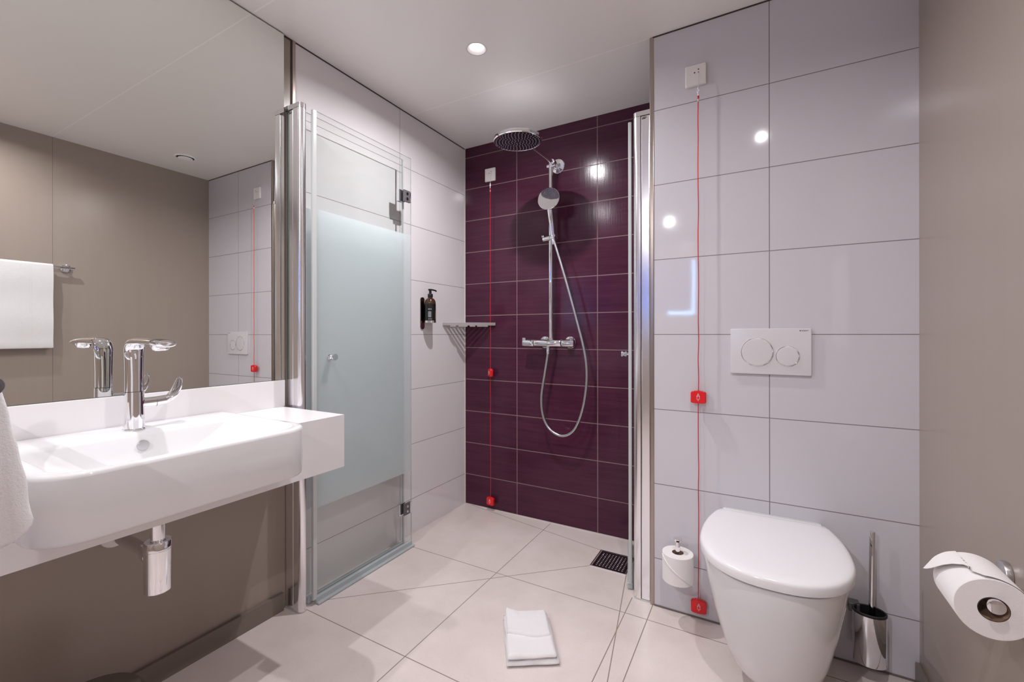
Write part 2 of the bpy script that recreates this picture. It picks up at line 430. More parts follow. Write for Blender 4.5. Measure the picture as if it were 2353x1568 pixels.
# extractor vent (seen in the mirror)
vx, vy = 0.09, 1.505
t = thing('ceiling_vent', 'round white ceiling vent seen reflected in the mirror', 'vent', (vx, vy, ZC))
obj('frame', lathe(BM(), (vx, vy, ZC), (0, 0, -1), [(0, 0.062), (0.004, 0.062), (0.008, 0.057), (0.007, 0.052), (0.001, 0.050)], 48, True, False), m_vent, t)
obj('disc', lathe(BM(), (vx, vy, ZC-0.004), (0, 0, -1), [(0, 0.038), (0.006, 0.043), (0.010, 0.039), (0.012, 0.02), (0.0125, 0.002)], 48), m_vent, t)

# ------------------------------------------------------------------ mirror
t = thing('wall_mirror', 'large frameless mirror covering the wall above the white washstand', 'mirror', (XL, 0.4, 0.915))
obj('glass', box(BM(), XL+0.0095, XL+0.0115, -1.2, 1.077, 0.916, ZC-0.006), m_mirror, t, smooth=0)
obj('edge_strip', box(BM(), XL, XL+0.0095, -1.2, 1.079, 0.914, ZC-0.005), m_mirror_edge, t, smooth=0)

# ------------------------------------------------------------------ washstand worktop
BX, BY0, BY1 = -1.143, 0.268, 0.848      # basin front and ends
WF, WE, WT_, WB_ = -1.281, 1.066, 0.81, 0.626
t = thing('washstand_worktop', 'white box-edged worktop with deep apron holding the basin', 'worktop', (XL, 0.5, WB_))
bm = BM()
Lp = [(-0.5, BY0-0.001), (BY1+0.001, WE)]
for a, b in Lp:
    box(bm, XL, WF, a, b, WT_-0.03, WT_)
    box(bm, WF-0.025, WF, a, b, WB_, WT_-0.03)
box(bm, WF-0.025, WF, BY0-0.001, BY1+0.001, WB_, 0.684)
box(bm, XL, WF-0.025, WE-0.025, WE, WB_, WT_-0.03)
box(bm, XL, WF-0.025, BY0-0.001, BY1+0.001, WB_, WB_+0.02)
obj('apron_top', bm, m_solid, t, smooth=0)
obj('splashback', box(BM(), XL, XL+0.018, -0.5, 1.076, WT_, 0.914), m_solid, t, smooth=0, bevel=0.001)
# basin
def basin():
    N = 8; L = []
    cx, cy = (XL+0.019+BX)/2, (BY0+BY1)/2; hx, hy = (BX-XL-0.019)/2, (BY1-BY0)/2
    rf, rb = 0.085, 0.012
    def lp(z, dx0, dx1, dy0, dy1, r_f, r_b):   # insets: back, front, left, right
        x0 = XL+0.019+dx0; x1 = BX-dx1; y0 = BY0+dy0; y1 = BY1-dy1
        return [(px, py, z) for px, py in rr((x0+x1)/2, (y0+y1)/2, (x1-x0)/2, (y1-y0)/2, 0, N, (r_f, r_b, r_b, r_f))]
    L.append(lp(0.686, 0, 0.06, 0.03, 0.03, 0.06, rb))
    L.append(lp(0.686, 0, 0.012, 0.008, 0.008, 0.078, rb))
    L.append(lp(0.689, 0, 0.005, 0.003, 0.003, 0.082, rb))
    L.append(lp(0.696, 0, 0.001, 0.001, 0.001, 0.085, rb))
    L.append(lp(0.76, 0, 0.0, 0.0, 0.0, rf, rb))
    L.append(lp(0.816, 0, 0.0, 0.0, 0.0, rf, rb))
    L.append(lp(0.822, 0, 0.0015, 0.0015, 0.0015, rf, rb))
    L.append(lp(0.8255, 0.002, 0.006, 0.006, 0.006, rf-0.004, rb))
    L.append(lp(0.8262, 0.01, 0.013, 0.016, 0.016, rf-0.01, rb))
    # rim -> bowl
    L.append(lp(0.8258, 0.140, 0.019, 0.030, 0.026, 0.075, 0.03))
    L.append(lp(0.8235, 0.147, 0.023, 0.038, 0.034, 0.072, 0.03))
    L.append(lp(0.815, 0.152, 0.027, 0.048, 0.048, 0.07, 0.03))
    L.append(lp(0.78, 0.158, 0.036, 0.085, 0.10, 0.07, 0.035))
    L.append(lp(0.745, 0.168, 0.055, 0.13, 0.16, 0.06, 0.04))
    L.append(lp(0.725, 0.185, 0.085, 0.17, 0.20, 0.05, 0.04))
    L.append(lp(0.718, 0.215, 0.125, 0.23, 0.25, 0.03, 0.03))
    return loft(BM(), L)
t = thing('wash_basin', 'white rectangular ceramic basin with rounded front set in the worktop', 'basin', (-1.38, 0.558, 0.686))
b_ = obj('bowl', basin(), m_ceramic, t, smooth=50)
obj('overflow_ring', lathe(BM(), (-1.4785, 0.556, 0.79), (1, 0, 0.12), [(0, 0.014), (0.004, 0.014), (0.006, 0.0125), (0.0065, 0.0)], 32, True, False), m_brush, t)
obj('drain_plug', lathe(BM(), (-1.38, 0.545, 0.7175), (0, 0, 1), [(0, 0.032), (0.003, 0.032), (0.005, 0.028), (0.006, 0.002)], 32), m_chrome, t)

# faucet
fx, fy = -1.537, 0.558
t = thing('basin_faucet', 'tall chrome basin tap with flat spout and winged side lever', 'tap', (fx, fy, 0.826))
bm = lathe(BM(), (fx, fy, 0.8262), (0, 0, 1), [(0, 0.0265), (0.003, 0.0265), (0.005, 0.024), (0.02, 0.0235), (0.107, 0.0225), (0.1075, 0.021)], 40)
cyl(bm, (fx, fy+0.015, 0.899), (fx, fy+0.049, 0.899), 0.0145, 28)
obj('body', bm, m_chrome, t)
# column + spout : flattened sweep
pts = [(fx-0.002, fy, 0.9345), (fx-0.002, fy, 0.98), (fx-0.002, fy, 1.03), (fx-0.001, fy, 1.052), (fx+0.010, fy, 1.068), (fx+0.032, fy, 1.0745), (fx+0.07, fy, 1.0755), (fx+0.115, fy, 1.075), (fx+0.16, fy, 1.0725), (fx+0.188, fy, 1.070), (fx+0.198, fy, 1.070)]
rad = [(0.0215, 0.0215), (0.0215, 0.0215), (0.0225, 0.021), (0.0235, 0.019), (0.0235, 0.0155), (0.024, 0.0125), (0.0245, 0.0108), (0.0255, 0.0105), (0.026, 0.0110), (0.0235, 0.010), (0.016, 0.006)]
bm = BM(); sp = spline(pts, 5); rd = []
for i in range(len(sp)):
    k = i/5; a = min(int(k), len(rad)-1); b = min(a+1, len(rad)-1); f = k-a; rd.append(tuple(rad[a][j]*(1-f)+rad[b][j]*f for j in (0, 1)))
tube(bm, sp, 0, 28, up=(0, 1, 0), radii=[(b, a) for a, b in rd])
obj('spout', bm, m_chrome, t, smooth=50)
bm = lathe(BM(), (fx+0.155, fy, 1.070), (0.12, 0, -1), [(0, 0.022), (0.008, 0.0215), (0.013, 0.019), (0.016, 0.0175), (0.0175, 0.014), (0.016, 0.012)], 32)
obj('aerator', bm, m_chrome, t)
bm = BM()
cyl(bm, (fx, fy+0.050, 0.899), (fx, fy+0.076, 0.901), 0.0142, 28)
sp = spline([(fx, fy+0.074, 0.901), (fx, fy+0.088, 0.908), (fx, fy+0.1, 0.925), (fx, fy+0.109, 0.95), (fx, fy+0.112, 0.966)], 5)
n = len(sp); tube(bm, sp, 0, 20, up=(1, 0, 0), radii=[((0.0135-0.010*min(1, i/n*1.6)), (0.014+0.014*math.sin(PI*min(1, i/n*1.05))**1.3) if i < n-2 else 0.006) for i in range(n)])
obj('lever', bm, m_chrome, t, smooth=50)
obj('lever_ring', cyl(BM(), (fx, fy+0.0492, 0.899), (fx, fy+0.0502, 0.899), 0.0138, 28), mat('blue_black_ring', (0.01, 0.03, 0.05), 0.3), t)

# bottle trap
tx, ty = -1.38, 0.551
t = thing('bottle_trap', 'chrome bottle trap with side waste pipe under the basin', 'trap', (tx, ty, 0.41))
obj('collar', cyl(BM(), (tx, ty, 0.60), (tx, ty, 0.626), 0.029, 32, 0.002), m_foam, t, label='white collar')
obj('tailpipe', cyl(BM(), (tx, ty, 0.55), (tx, ty, 0.60), 0.0165, 32), m_chrome, t)
obj('bottle', lathe(BM(), (tx, ty, 0.42), (0, 0, 1), [(0, 0.0), (0, 0.0275), (0.002, 0.0295), (0.110, 0.0305), (0.1105, 0.0298), (0.1115, 0.0298), (0.112, 0.0305), (0.130, 0.0305), (0.133, 0.0285), (0.133, 0.02), (0.128, 0.018), (0.124, 0.0)], 44), m_chrome, t)
bm = cyl(BM(), (tx-0.025, ty, 0.508), (tx-0.05, ty, 0.508), 0.024, 32, 0.002); cyl(bm, (tx-0.05, ty, 0.508), (XL, ty, 0.508), 0.016, 32)
obj('waste_pipe', bm, m_chrome, t)
obj('wall_rosette', cyl(BM(), (XL, ty, 0.508), (XL+0.012, ty, 0.508), 0.036, 36, 0.004), m_foam, t, label='white wall rosette')

# grab rail and hand towel on the left
gy = 0.165
t = thing('support_rail', 'metal support rail with grey end cap beside the basin', 'rail', (XL, gy, 1.0))
obj('bar', cyl(BM(), (XL+0.01, gy, 1.016), (-0.945, gy, 1.016), 0.012, 24), m_chrome, t)
obj('end_cap', cyl(BM(), (-0.946, gy+0.009, 1.024), (-0.915, gy+0.009, 1.024), 0.0145, 28, 0.004), m_grey, t, label='dark grey rounded end cap')
obj('wall_plate', cyl(BM(), (XL, gy, 1.016), (XL+0.012, gy, 1.016), 0.03, 28, 0.002), m_chrome, t)
def draped(x0, x1, prof, nx, jit=0.003, seed=0):
    """closed YZ profile extruded along X with soft ripples"""
    bm = BM(); rows = []
    for i in range(nx+1):
        x = x0+(x1-x0)*i/nx; row = []
        for y, z in prof:
            k = noise.noise(Vector((x*9+seed, z*6, y*20)))*jit*2.5+noise.noise(Vector((x*45, z*30+seed, y*40)))*jit*0.6
            e = 0.5*(abs(2*i/nx-1)**8)
            row.append(Vector((x, y+k, z+0.5*k)))
        rows.append(row)
    # rounded ends
    def shrink(row, f, dx):
        return [Vector((p.x+dx, gy+(p.y-gy)*(f if abs(p.y-gy) > 0.02 else 1), p.z)) for p in row]
    rows = [shrink(rows[0], 0.82, -0.006), shrink(rows[0], 0.93, -0.003)]+rows+[shrink(rows[-1], 0.93, 0.003), shrink(rows[-1], 0.82, 0.006)]
    return loft(bm, rows)
def hang_profile(cy, zt, zb, w0, w1, rb=0.0128, n=16):
    """outline of a thick towel folded over a bar: outer right side, bottom hems, inner slit up and round the bar, left side"""
    wd = lambda f: w0+(w1-w0)*f**0.8
    out = [(cy+wd(i/n), zt+(zb+0.028-zt)*i/n) for i in range(n+1)]
    g = 0.0015; m = (w1+g)/2; h = (w1-g)/2
    out += [(cy+m+h*math.cos(a), zb+0.028-0.028*math.sin(a)) for a in [PI*k/10 for k in range(1, 10)]]
    zs = zt-rb*1.2
    out += [(cy+g, zb+0.028+(zs-zb-0.028)*k/n) for k in range(n+1)]
    out += [(cy+rb*math.sin(a), zt-rb*math.cos(a)) for a in [PI*(0.2+1.6*k/12) for k in range(13)]]
    out += [(cy-g, zs+(zb+0.028-zs)*k/n) for k in range(n+1)]
    out += [(cy-m+h*math.cos(a), zb+0.028-0.028*math.sin(a)) for a in [PI*k/10 for k in range(1, 10)]]
    out += [(cy-wd(i/n), zt+(zb+0.028-zt)*i/n) for i in range(n, -1, -1)]
    out += [(cy-w0*math.cos(a), zt+w0*math.sin(a)) for a in [PI*k/8 for k in range(1, 8)]]
    return out
pr_ = hang_profile(gy, 1.016, 0.786, 0.021, 0.052)
tag(obj('hand_towel', draped(-1.22, -0.955, pr_, 24, 0.0035), m_terry, smooth=80), 'thick white towel hanging at the left edge of the basin', 'towel')

# waste bin under the worktop
wx, wy = -1.405, 0.42
t = thing('waste_bin', 'dark brown round waste bin standing under the basin', 'bin', (wx, wy, 0))
obj('body', lathe(BM(), (wx, wy, 0), (0, 0, 1), [(0, 0.0), (0, 0.085), (0.01, 0.09), (0.19, 0.103), (0.195, 0.103), (0.195, 0.09), (0.19, 0.0)], 48), m_bin, t)
obj('lid', lathe(BM(), (wx, wy, 0.195), (0, 0, 1), [(0, 0.104), (0.006, 0.104), (0.012, 0.098), (0.016, 0.06), (0.017, 0.002)], 48), m_bin, t)

# ------------------------------------------------------------------ shower doors
def local(o, th):     # door frame: origin + direction along panel (u) and outward (v)
    o = Vector(o); u = Vector((math.cos(th), math.sin(th), 0)); v = Vector((-u.y, u.x, 0)); return lambda a, b, z: o+u*a+v*b+Vector((0, 0, z))
def lbox(bm, P, a0, a1, b0, b1, z0, z1):
    vs = [bm.verts.new(P(a, b, z)) for a in (a0, a1) for b in (b0, b1) for z in (z0, z1)]
    for f in ((0, 1, 3, 2), (4, 6, 7, 5), (0, 4, 5, 1), (2, 3, 7, 6), (0, 2, 6, 4), (1, 5, 7, 3)): bm.faces.new([vs[i] for i in f])
    return bm
def post(t, x0, x1, y0, y1, side, zt):
    """wall profile + round pivot post; side=+1: grows to +X from x0 (left wall), -1: to -X"""
    w = abs(x1-x0); s = side
    a = x0; b = x0+s*w*0.52; e = x0+s*w
    yc = (y0+y1)/2; hy = (y1-y0)/2
    obj('wall_profile', box(BM(), min(a, b), max(a, b), y0, y1, 0.006, zt-0.02), m_alu, t, smooth=0, bevel=0.004)
    # D-shaped pivot profile
    L = []
    for z in (0.006, zt-0.02):
        row = []
        for i in range(17):
            an = -PI/2+PI*i/16; row.append((e-s*hy*1.05+s*hy*1.05*math.cos(an), yc+hy*1.05*math.sin(an), z))
        row += [(b+s*0.0015, yc+hy*1.05, z), (b+s*0.0015, yc-hy*1.05, z)]
        L.append(row)
    obj('pivot_profile', loft(BM(), L), m_alu, t, smooth=30)
    for z0, z1 in ((zt-0.019, zt), (0.0, 0.0055)):
        L = []
        for z in (z0, z1):
            row = []
            for i in range(17):
                an = -PI/2+PI*i/16; row.append((e-s*hy*1.08+s*hy*1.1*math.cos(an), yc+hy*1.1*math.sin(an), z))
            row += [(a, yc+hy*1.1, z), (a, yc-hy*1.1, z)]
            L.append(row)
        obj('end_cap', loft(BM(), L), m_chrome if z0 > 1 else m_seal_w, t, smooth=30)
def glass(name, t, P, a0, a1, b, z0, z1, th=0.006):
    bm = BM(); lbox(bm, P, a0, a1, b-th/2, b+th/2, z0, z1); g = obj(name, bm, [m_glass, m_glass_edge], t, smooth=0)
    me = g.data
    for p in me.polygons:
        # narrow faces (edges) get the green edge material
        if p.area < 0.02: p.material_index = 1
    return g
def hinge(t, P, a, b, z):
    h = obj('hinge', lbox(BM(), P, a-0.042, a-0.004, b-0.021, b-0.006, z-0.03, z+0.03), m_chrome, t, smooth=0, bevel=0.003)
    obj('hinge_plate', lbox(BM(), P, a-0.036, a+0.008, b+0.006, b+0.013, z-0.03, z+0.03), m_grey, h, smooth=0, bevel=0.002)
    bm = BM()
    for dz in (-0.013, 0.013): cyl(bm, P(a-0.012, b+0.013, z+dz), P(a-0.012, b+0.016, z+dz), 0.008, 20, 0.001)
    obj('screw', bm, m_brush, h)
    return h
def knob(t, p, d):
    bm = lathe(BM(), p, d, [(0, 0.011), (0.004, 0.011), (0.006, 0.007), (0.010, 0.007), (0.013, 0.0115), (0.019, 0.0135), (0.024, 0.0115), (0.027, 0.009), (0.029, 0.0125), (0.036, 0.0145), (0.038, 0.0135)], 32)
    obj('knob', bm, m_chrome, t)
DT = 2.003
t = thing('shower_door', 'frosted folding glass shower door folded back along the white tiled left wall', 'shower door', (XL+0.03, 1.10, 0))
post(t, XL+0.001, -1.556, 1.088, 1.120, 1, 2.006)
PB = local((-1.590, 1.14, 0), PI/2)     # a along +Y, b along -X
glass('hinged_panel', t, PB, -0.005, 0.55, 0, 0.022, DT-0.012)
PF = local((-1.5665, 1.14, 0), PI/2)
glass('folding_panel', t, PF, 0.022, 0.583, 0, 0.022, DT)
obj('edge_seal', lbox(BM(), PF, 0.006, 0.025, -0.007, 0.007, 0.02, DT), m_seal_w, t, smooth=0, bevel=0.003)
obj('hinge_seal', lbox(BM(), PB, 0.545, 0.553, -0.004, 0.004, 0.022, DT-0.012), m_seal, t, smooth=0)
bm = lbox(BM(), PF, 0.02, 0.585, -0.008, 0.008, 0.004, 0.03); lbox(bm, PF, 0.02, 0.59, -0.022, -0.006, 0.002, 0.010)
obj('bottom_seal', bm, m_seal_b, t, smooth=0, bevel=0.003)
bm = lbox(BM(), PB, 0.0, 0.55, -0.006, 0.010, 0.004, 0.03)
obj('bottom_seal', bm, m_seal_b, t, smooth=0, bevel=0.003)
for z in (1.797, 0.207):
    h = obj('hinge', lbox(BM(), PF, 0.505, 0.545, 0.004, 0.026, z-0.03, z+0.03), m_chrome, t, smooth=0, bevel=0.003)
    obj('hinge_plate', lbox(BM(), PF, 0.522, 0.566, -0.012, -0.0035, z-0.03, z+0.03), m_grey, h, smooth=0, bevel=0.002)
    bm = BM()
    for dz in (-0.013, 0.013): cyl(bm, PF(0.545, -0.012, z+dz), PF(0.545, -0.0145, z+dz), 0.0075, 20, 0.001)
    obj('screw', bm, m_brush if z < 1 else m_dark, h)
    bm = lbox(BM(), PF, 0.566, 0.574, -0.011, 0.004, z-0.028, z+0.028)
    obj('knuckle', bm, m_chrome, h, smooth=0, bevel=0.002)
knob(t, PF(0.085, -0.003, 1.047-0.047), (1, 0, 0))

t = thing('shower_door', 'clear folded glass shower door seen edge-on beside the white toilet wall', 'shower door', (XC, 1.85, 0))
post(t, XC-0.013, -0.452, 1.830, 1.866, -1, 2.010)
thR = PI/2+math.atan2(0.1, 0.395)
PA = local((-0.447, 1.872, 0), thR)
glass('hinged_panel', t, PA, 0, 0.40, 0, 0.022, DT-0.012)
PC = local((-0.4765, 1.880, 0), thR)
glass('folding_panel', t, PC, 0.012, 0.405, 0, 0.022, DT-0.002)
obj('edge_seal', lbox(BM(), PC, 0, 0.016, -0.0075, 0.0065, 0.018, DT-0.002), m_seal_w, t, smooth=0, bevel=0.003)
obj('bottom_seal', lbox(BM(), PC, 0.0, 0.405, -0.010, 0.012, 0.004, 0.03), m_seal_b, t, smooth=0, bevel=0.003)
d_ = PC(0, 1, 0)-PC(0, 0, 0)
knob(t, PC(0.215, 0.003, 1.0), tuple(d_))
# small arc emblems on the wall profiles
def emblem(t, cx, y, cz):
    bm = BM(); P = []
    for i in range(9): a = PI*i/8; P.append((cx+0.010*math.cos(a), y, cz+0.006*math.sin(a)))
    seg_lines(bm, P, 0.0008); seg_lines(bm, [(cx-0.010, y, cz-0.001), (cx+0.004, y, cz-0.001)], 0.0012)
    seg_lines(bm, [(cx-0.006, y, cz+0.0015), (cx+0.006, y, cz+0.0015)], 0.001)
    obj('emblem', bm, m_ink, t)
emblem(t, -0.404, 1.8295, 1.978)
for o in COL.objects:
    if o.name == 'shower_door': emblem(o, -1.622, 1.0835, 1.976)

# ------------------------------------------------------------------ shower column
rx, ry = -1.02, 2.268
t = thing('shower_column', 'chrome shower column with large round overhead shower and thermostatic mixer', 'shower', (rx, YB, 1.04))
obj('wall_flange', lathe(BM(), (-1.0, YB, 2.058), (0, -1, 0), [(0, 0.042), (0.004, 0.042), (0.008, 0.039), (0.012, 0.02), (0.03, 0.017)], 40), m_chrome, t)
obj('riser_pipe', cyl(BM(), (rx, ry, 1.055), (rx, ry, 2.062), 0.0115, 28, 0.002), m_chrome, t)
hx, hy, hz = -1.034, 1.903, 2.052
bm = BM(); tube(bm, [(-1.0, YB-0.01, 2.058), (-1.006, 2.268, 2.060), (hx+0.002, hy+0.06, 2.074), (hx, hy, 2.075)], 0.0105, 20)
cyl(bm, (hx, hy, hz+0.012), (hx, hy, 2.087), 0.016, 28, 0.003)
cyl(bm, (-1.005, ry-0.02, 2.059), (-1.003, ry+0.03, 2.059), 0.0165, 28, 0.002)
cyl(bm, (rx-0.022, ry, 2.045), (-0.99, ry, 2.045), 0.010, 24, 0.002)
obj('shower_arm', bm, m_chrome, t)
R_ = 0.121
tilt = Vector((0.0, 0.03, -1))
hd = obj('overhead_shower', lathe(BM(), (hx, hy, hz+0.018), tilt, [(0.006, 0.003), (0.006, R_-0.008), (0.0075, R_-0.003), (0.011, R_), (0.022, R_), (0.026, R_-0.003), (0.0265, R_-0.007), (0.0245, R_-0.008)], 72, True, True), m_chrome, t)
dn, du, dv = frame(tilt); hc = Vector((hx, hy, hz+0.018))+dn*0.0247
obj('spray_face', lathe(BM(), hc, tilt, [(-0.001, R_-0.0082), (0.0006, R_-0.0085), (0.001, 0.002)], 72), m_nozplate, hd)
bm = BM()
for k, cnt in ((1, 6), (2, 12), (3, 18), (4, 24), (5, 28), (6, 34), (7, 38)):
    for i in range(cnt):
        a = 2*PI*i/cnt+k*0.25; r = k*0.0152
        p = hc+(du*math.cos(a)+dv*math.sin(a))*r; cyl(bm, p, p+dn*0.0042, 0.0018, 8, r2=0.0012)
nz = obj('nozzles', bm, m_kn, hd); nz['kind'] = 'stuff'
mz = 1.043; my = 2.262
bm = cyl(BM(), (-1.118, my, mz), (-0.952, my, mz), 0.021, 36, 0.002); cyl(bm, (-1.02, ry, mz), (-1.02, ry, mz+0.03), 0.013, 24)
cyl(bm, (-1.035, my, mz), (-1.035, my, mz-0.034), 0.010, 24, 0.001)
obj('mixer_body', bm, m_chrome, t)
for x in (-1.078, -0.923):
    bm = cyl(BM(), (x, YB, mz+0.004), (x, YB-0.012, mz+0.004), 0.034, 40, 0.003); cyl(bm, (x, YB-0.01, mz+0.004), (x, my, mz+0.002), 0.016, 28)
    obj('rosette', bm, m_chrome, t)
for s, x in ((-1, -1.122), (1, -0.948)):
    bm = lathe(BM(), (x, my, mz), (s, 0, 0), [(0, 0.0195), (0.004, 0.0215), (0.010, 0.0225), (0.055, 0.0215), (0.068, 0.0205), (0.071, 0.018), (0.072, 0.002)], 36)
    box(bm, min(x+s*0.050, x+s*0.070), max(x+s*0.050, x+s*0.070), my-0.014, my-0.002, mz+0.016, mz+0.030)
    obj('control_knob', bm, m_chrome, t)
sz = 1.632
bm = cyl(BM(), (-1.062, ry-0.006, sz), (-0.985, ry-0.012, sz+0.006), 0.0155, 28, 0.002)
cyl(bm, (-0.985, ry-0.05, sz+0.006), (-0.985, ry-0.005, sz+0.006), 0.013, 24, 0.002)
box(bm, -1.068, -1.055, ry-0.018, ry-0.010, sz+0.010, sz+0.020)
obj('slider', bm, m_chrome, t)
# hand shower
t = thing('hand_shower', 'chrome hand shower with round mirror-like head clipped to the riser', 'shower', (-0.985, ry-0.05, sz))
hb = Vector((-0.985, ry-0.045, sz-0.012)); ht = Vector((-1.0, ry-0.058, 1.79))
ax = (ht-hb).normalized()
bm = BM(); tube(bm, [hb, hb+ax*0.03, hb+ax*0.10, ht, ht+Vector((0, -0.002, 0.02))], 0, 24, radii=[0.0095, 0.0125, 0.0145, 0.0165, 0.013])
obj('handle', bm, m_chrome, t, smooth=50)
fc = Vector((-1.0, ry-0.075, 1.838)); fdir = Vector((0.10, -1.0, 0.10)).normalized()
obj('head', lathe(BM(), fc-fdir*0.022, fdir, [(0, 0.01), (0.002, 0.03), (0.010, 0.055), (0.016, 0.062), (0.021, 0.0625), (0.0235, 0.060), (0.0243, 0.045), (0.0247, 0.02), (0.0248, 0.001)], 56), m_chrome, t)
# hose
t2 = obj('shower_hose', tube(BM(), spline([(-1.035, my, mz-0.035), (-1.036, my-0.002, 0.975), (-1.055, my, 0.87), (-1.074, my-0.004, 0.735), (-1.062, my-0.008, 0.63), (-1.02, my-0.01, 0.560), (-0.945, my-0.012, 0.531), (-0.872, my-0.012, 0.575), (-0.822, my-0.014, 0.70), (-0.800, my-0.016, 0.86), (-0.812, my-0.018, 1.0), (-0.86, my-0.022, 1.19), (-0.915, my-0.028, 1.39), (-0.965, my-0.035, 1.56), (hb.x+0.001, hb.y, hb.z)], 8), 0.0075, 16), m_hose, smooth=60)
tag(t2, 'grey metal shower hose hanging in a long loop below the mixer', 'hose')
t2['label'] = 'silvery shower hose hanging in a long loop from the mixer'
obj('hose_nut', cyl(BM(), (-1.035, my, mz-0.034), (-1.035, my, mz-0.060), 0.0100, 12, 0.001), m_chrome, t2)
obj('hose_nut', lathe(BM(), tuple(hb-ax*0.03), tuple(ax), [(0, 0.008), (0.03, 0.0105)], 16), m_chrome, t2)

# ------------------------------------------------------------------ corner shelf
sx, sy, szz, sl = XL, YB, 1.156, 0.232
t = thing('corner_shelf', 'slatted chrome corner shelf in the shower corner', 'shelf', (XL, YB, szz))
def bar(bm, a, b, w, z0, z1):
    a = Vector((*a, 0)); b = Vector((*b, 0)); u = (b-a).normalized(); v = Vector((-u.y, u.x, 0))*w/2
    vs = [bm.verts.new(p+Vector((0, 0, z))) for p in (a-v, b-v, b+v, a+v) for z in (z0, z1)]
    for f in ((0, 1, 3, 2), (2, 3, 5, 4), (4, 5, 7, 6), (6, 7, 1, 0), (0, 2, 4, 6), (1, 7, 5, 3)): bm.faces.new([vs[i] for i in f])
obj('front_bar', (lambda bm: (bar(bm, (sx+0.003, sy-sl), (sx+sl, sy-0.003), 0.008, szz-0.008, szz+0.010), bm)[1])(BM()), m_brush, t, smooth=0, bevel=0.001)
bm = BM(); bar(bm, (sx+0.006, sy-sl+0.005), (sx+0.006, sy-0.004), 0.008, szz-0.006, szz+0.006); bar(bm, (sx+0.004, sy-0.006), (sx+sl-0.005, sy-0.006), 0.008, szz-0.006, szz+0.006)
obj('wall_frame', bm, m_brush, t, smooth=0, bevel=0.001)
for k in range(1, 6):
    l = sl-k*0.0375
    bm = BM(); bar(bm, (sx+0.006, sy-l), (sx+l, sy-0.006), 0.014, szz-0.003, szz+0.003)
    obj('slat', bm, m_alu, t, smooth=0, bevel=0.001)
bm = BM()
for f0, f1 in ((0.08, 0.2), (0.26, 0.45), (0.5, 0.62), (0.66, 0.9)):
    a = Vector((sx+0.02, sy-sl+0.012)); b = Vector((sx+sl-0.012, sy-0.02)); p = a+(b-a)*f0; q = a+(b-a)*f1; bar(bm, p, q, 0.006, szz-0.016, szz-0.008)
obj('underside_clip', bm, m_brush, t, smooth=0)

# ------------------------------------------------------------------ soap dispenser
bx, by = -1.612, 1.932
t = thing('dispenser_bracket', 'chrome wall bracket holding the black soap bottle', 'bracket', (XL, by-0.03, 1.12))
L = []
for x in (XL, XL+0.005):
    L.append([(x, by-0.022+py, 1.213+pz) for py, pz in rr(0, 0, 0.0165, 0.09, 0.014)])
obj('back_plate', loft(BM(), L), mat('chrome_brown_reflection', (0.35, 0.28, 0.28), 0.12, 1.0), t, smooth=30)  # brownish reflection on the chrome is put into its base colour
obj('cup_ring', lathe(BM(), (bx, by, 1.158), (0, 0, 1), [(0, 0.0), (0, 0.031), (0.001, 0.0325), (0.013, 0.0325), (0.013, 0.0315), (0.004, 0.0315), (0.004, 0.0)], 40), m_chrome, t)
t = thing('soap_bottle', 'dark amber pump bottle with black label on the white shower wall', 'bottle', (bx, by, 1.162))
obj('bottle', lathe(BM(), (bx, by, 1.163), (0, 0, 1), [(0, 0.0), (0, 0.030), (0.002, 0.0308), (0.105, 0.0308), (0.118, 0.029), (0.128, 0.024), (0.134, 0.016), (0.136, 0.013), (0.140, 0.013)], 44), m_amber, t)
obj('label', lathe(BM(), (bx, by, 1.172), (0, 0, 1), [(0, 0.0312), (0.092, 0.0312)], 44, False, False), m_label, t)
obj('pump_collar', cyl(BM(), (bx, by, 1.303), (bx, by, 1.322), 0.0145, 28, 0.0015), m_dark, t)
bm = cyl(BM(), (bx, by, 1.32), (bx, by, 1.343), 0.0075, 20); tube(bm, spline([(bx-0.004, by-0.012, 1.345), (bx+0.004, by+0.004, 1.346), (bx+0.010, by+0.03, 1.343), (bx+0.012, by+0.038, 1.339)], 4), 0.0045, 12)
obj('pump', bm, m_dark, t)
def on_bottle(bm, ang0, ang1, z0, z1):
    a0, a1 = math.radians(ang0), math.radians(ang1); n = 4; r = 0.0315; rows = []
    for i in range(n+1):
        a = a0+(a1-a0)*i/n; rows.append([bm.verts.new((bx+r*math.cos(a), by+r*math.sin(a), z)) for z in (z0, z1)])
    for p, q in zip(rows, rows[1:]): bm.faces.new((p[0], q[0], q[1], p[1]))
bm = BM()
for k in range(8):
    on_bottle(bm, -73, -38-random.random()*6, 1.190+k*0.0042, 1.1920+k*0.0042)
for a in (-72, -60, -46): on_bottle(bm, a, a+7, 1.232, 1.238)
for a in (-72, -58, -44): on_bottle(bm, a, a+9, 1.178, 1.1815)
obj('label_print', bm, m_labeltxt, t)
bm = BM()
for k in range(7): on_bottle(bm, 8, 16, 1.182+k*0.0065, 1.186+k*0.0065)
obj('gold_print', bm, m_gold, t)

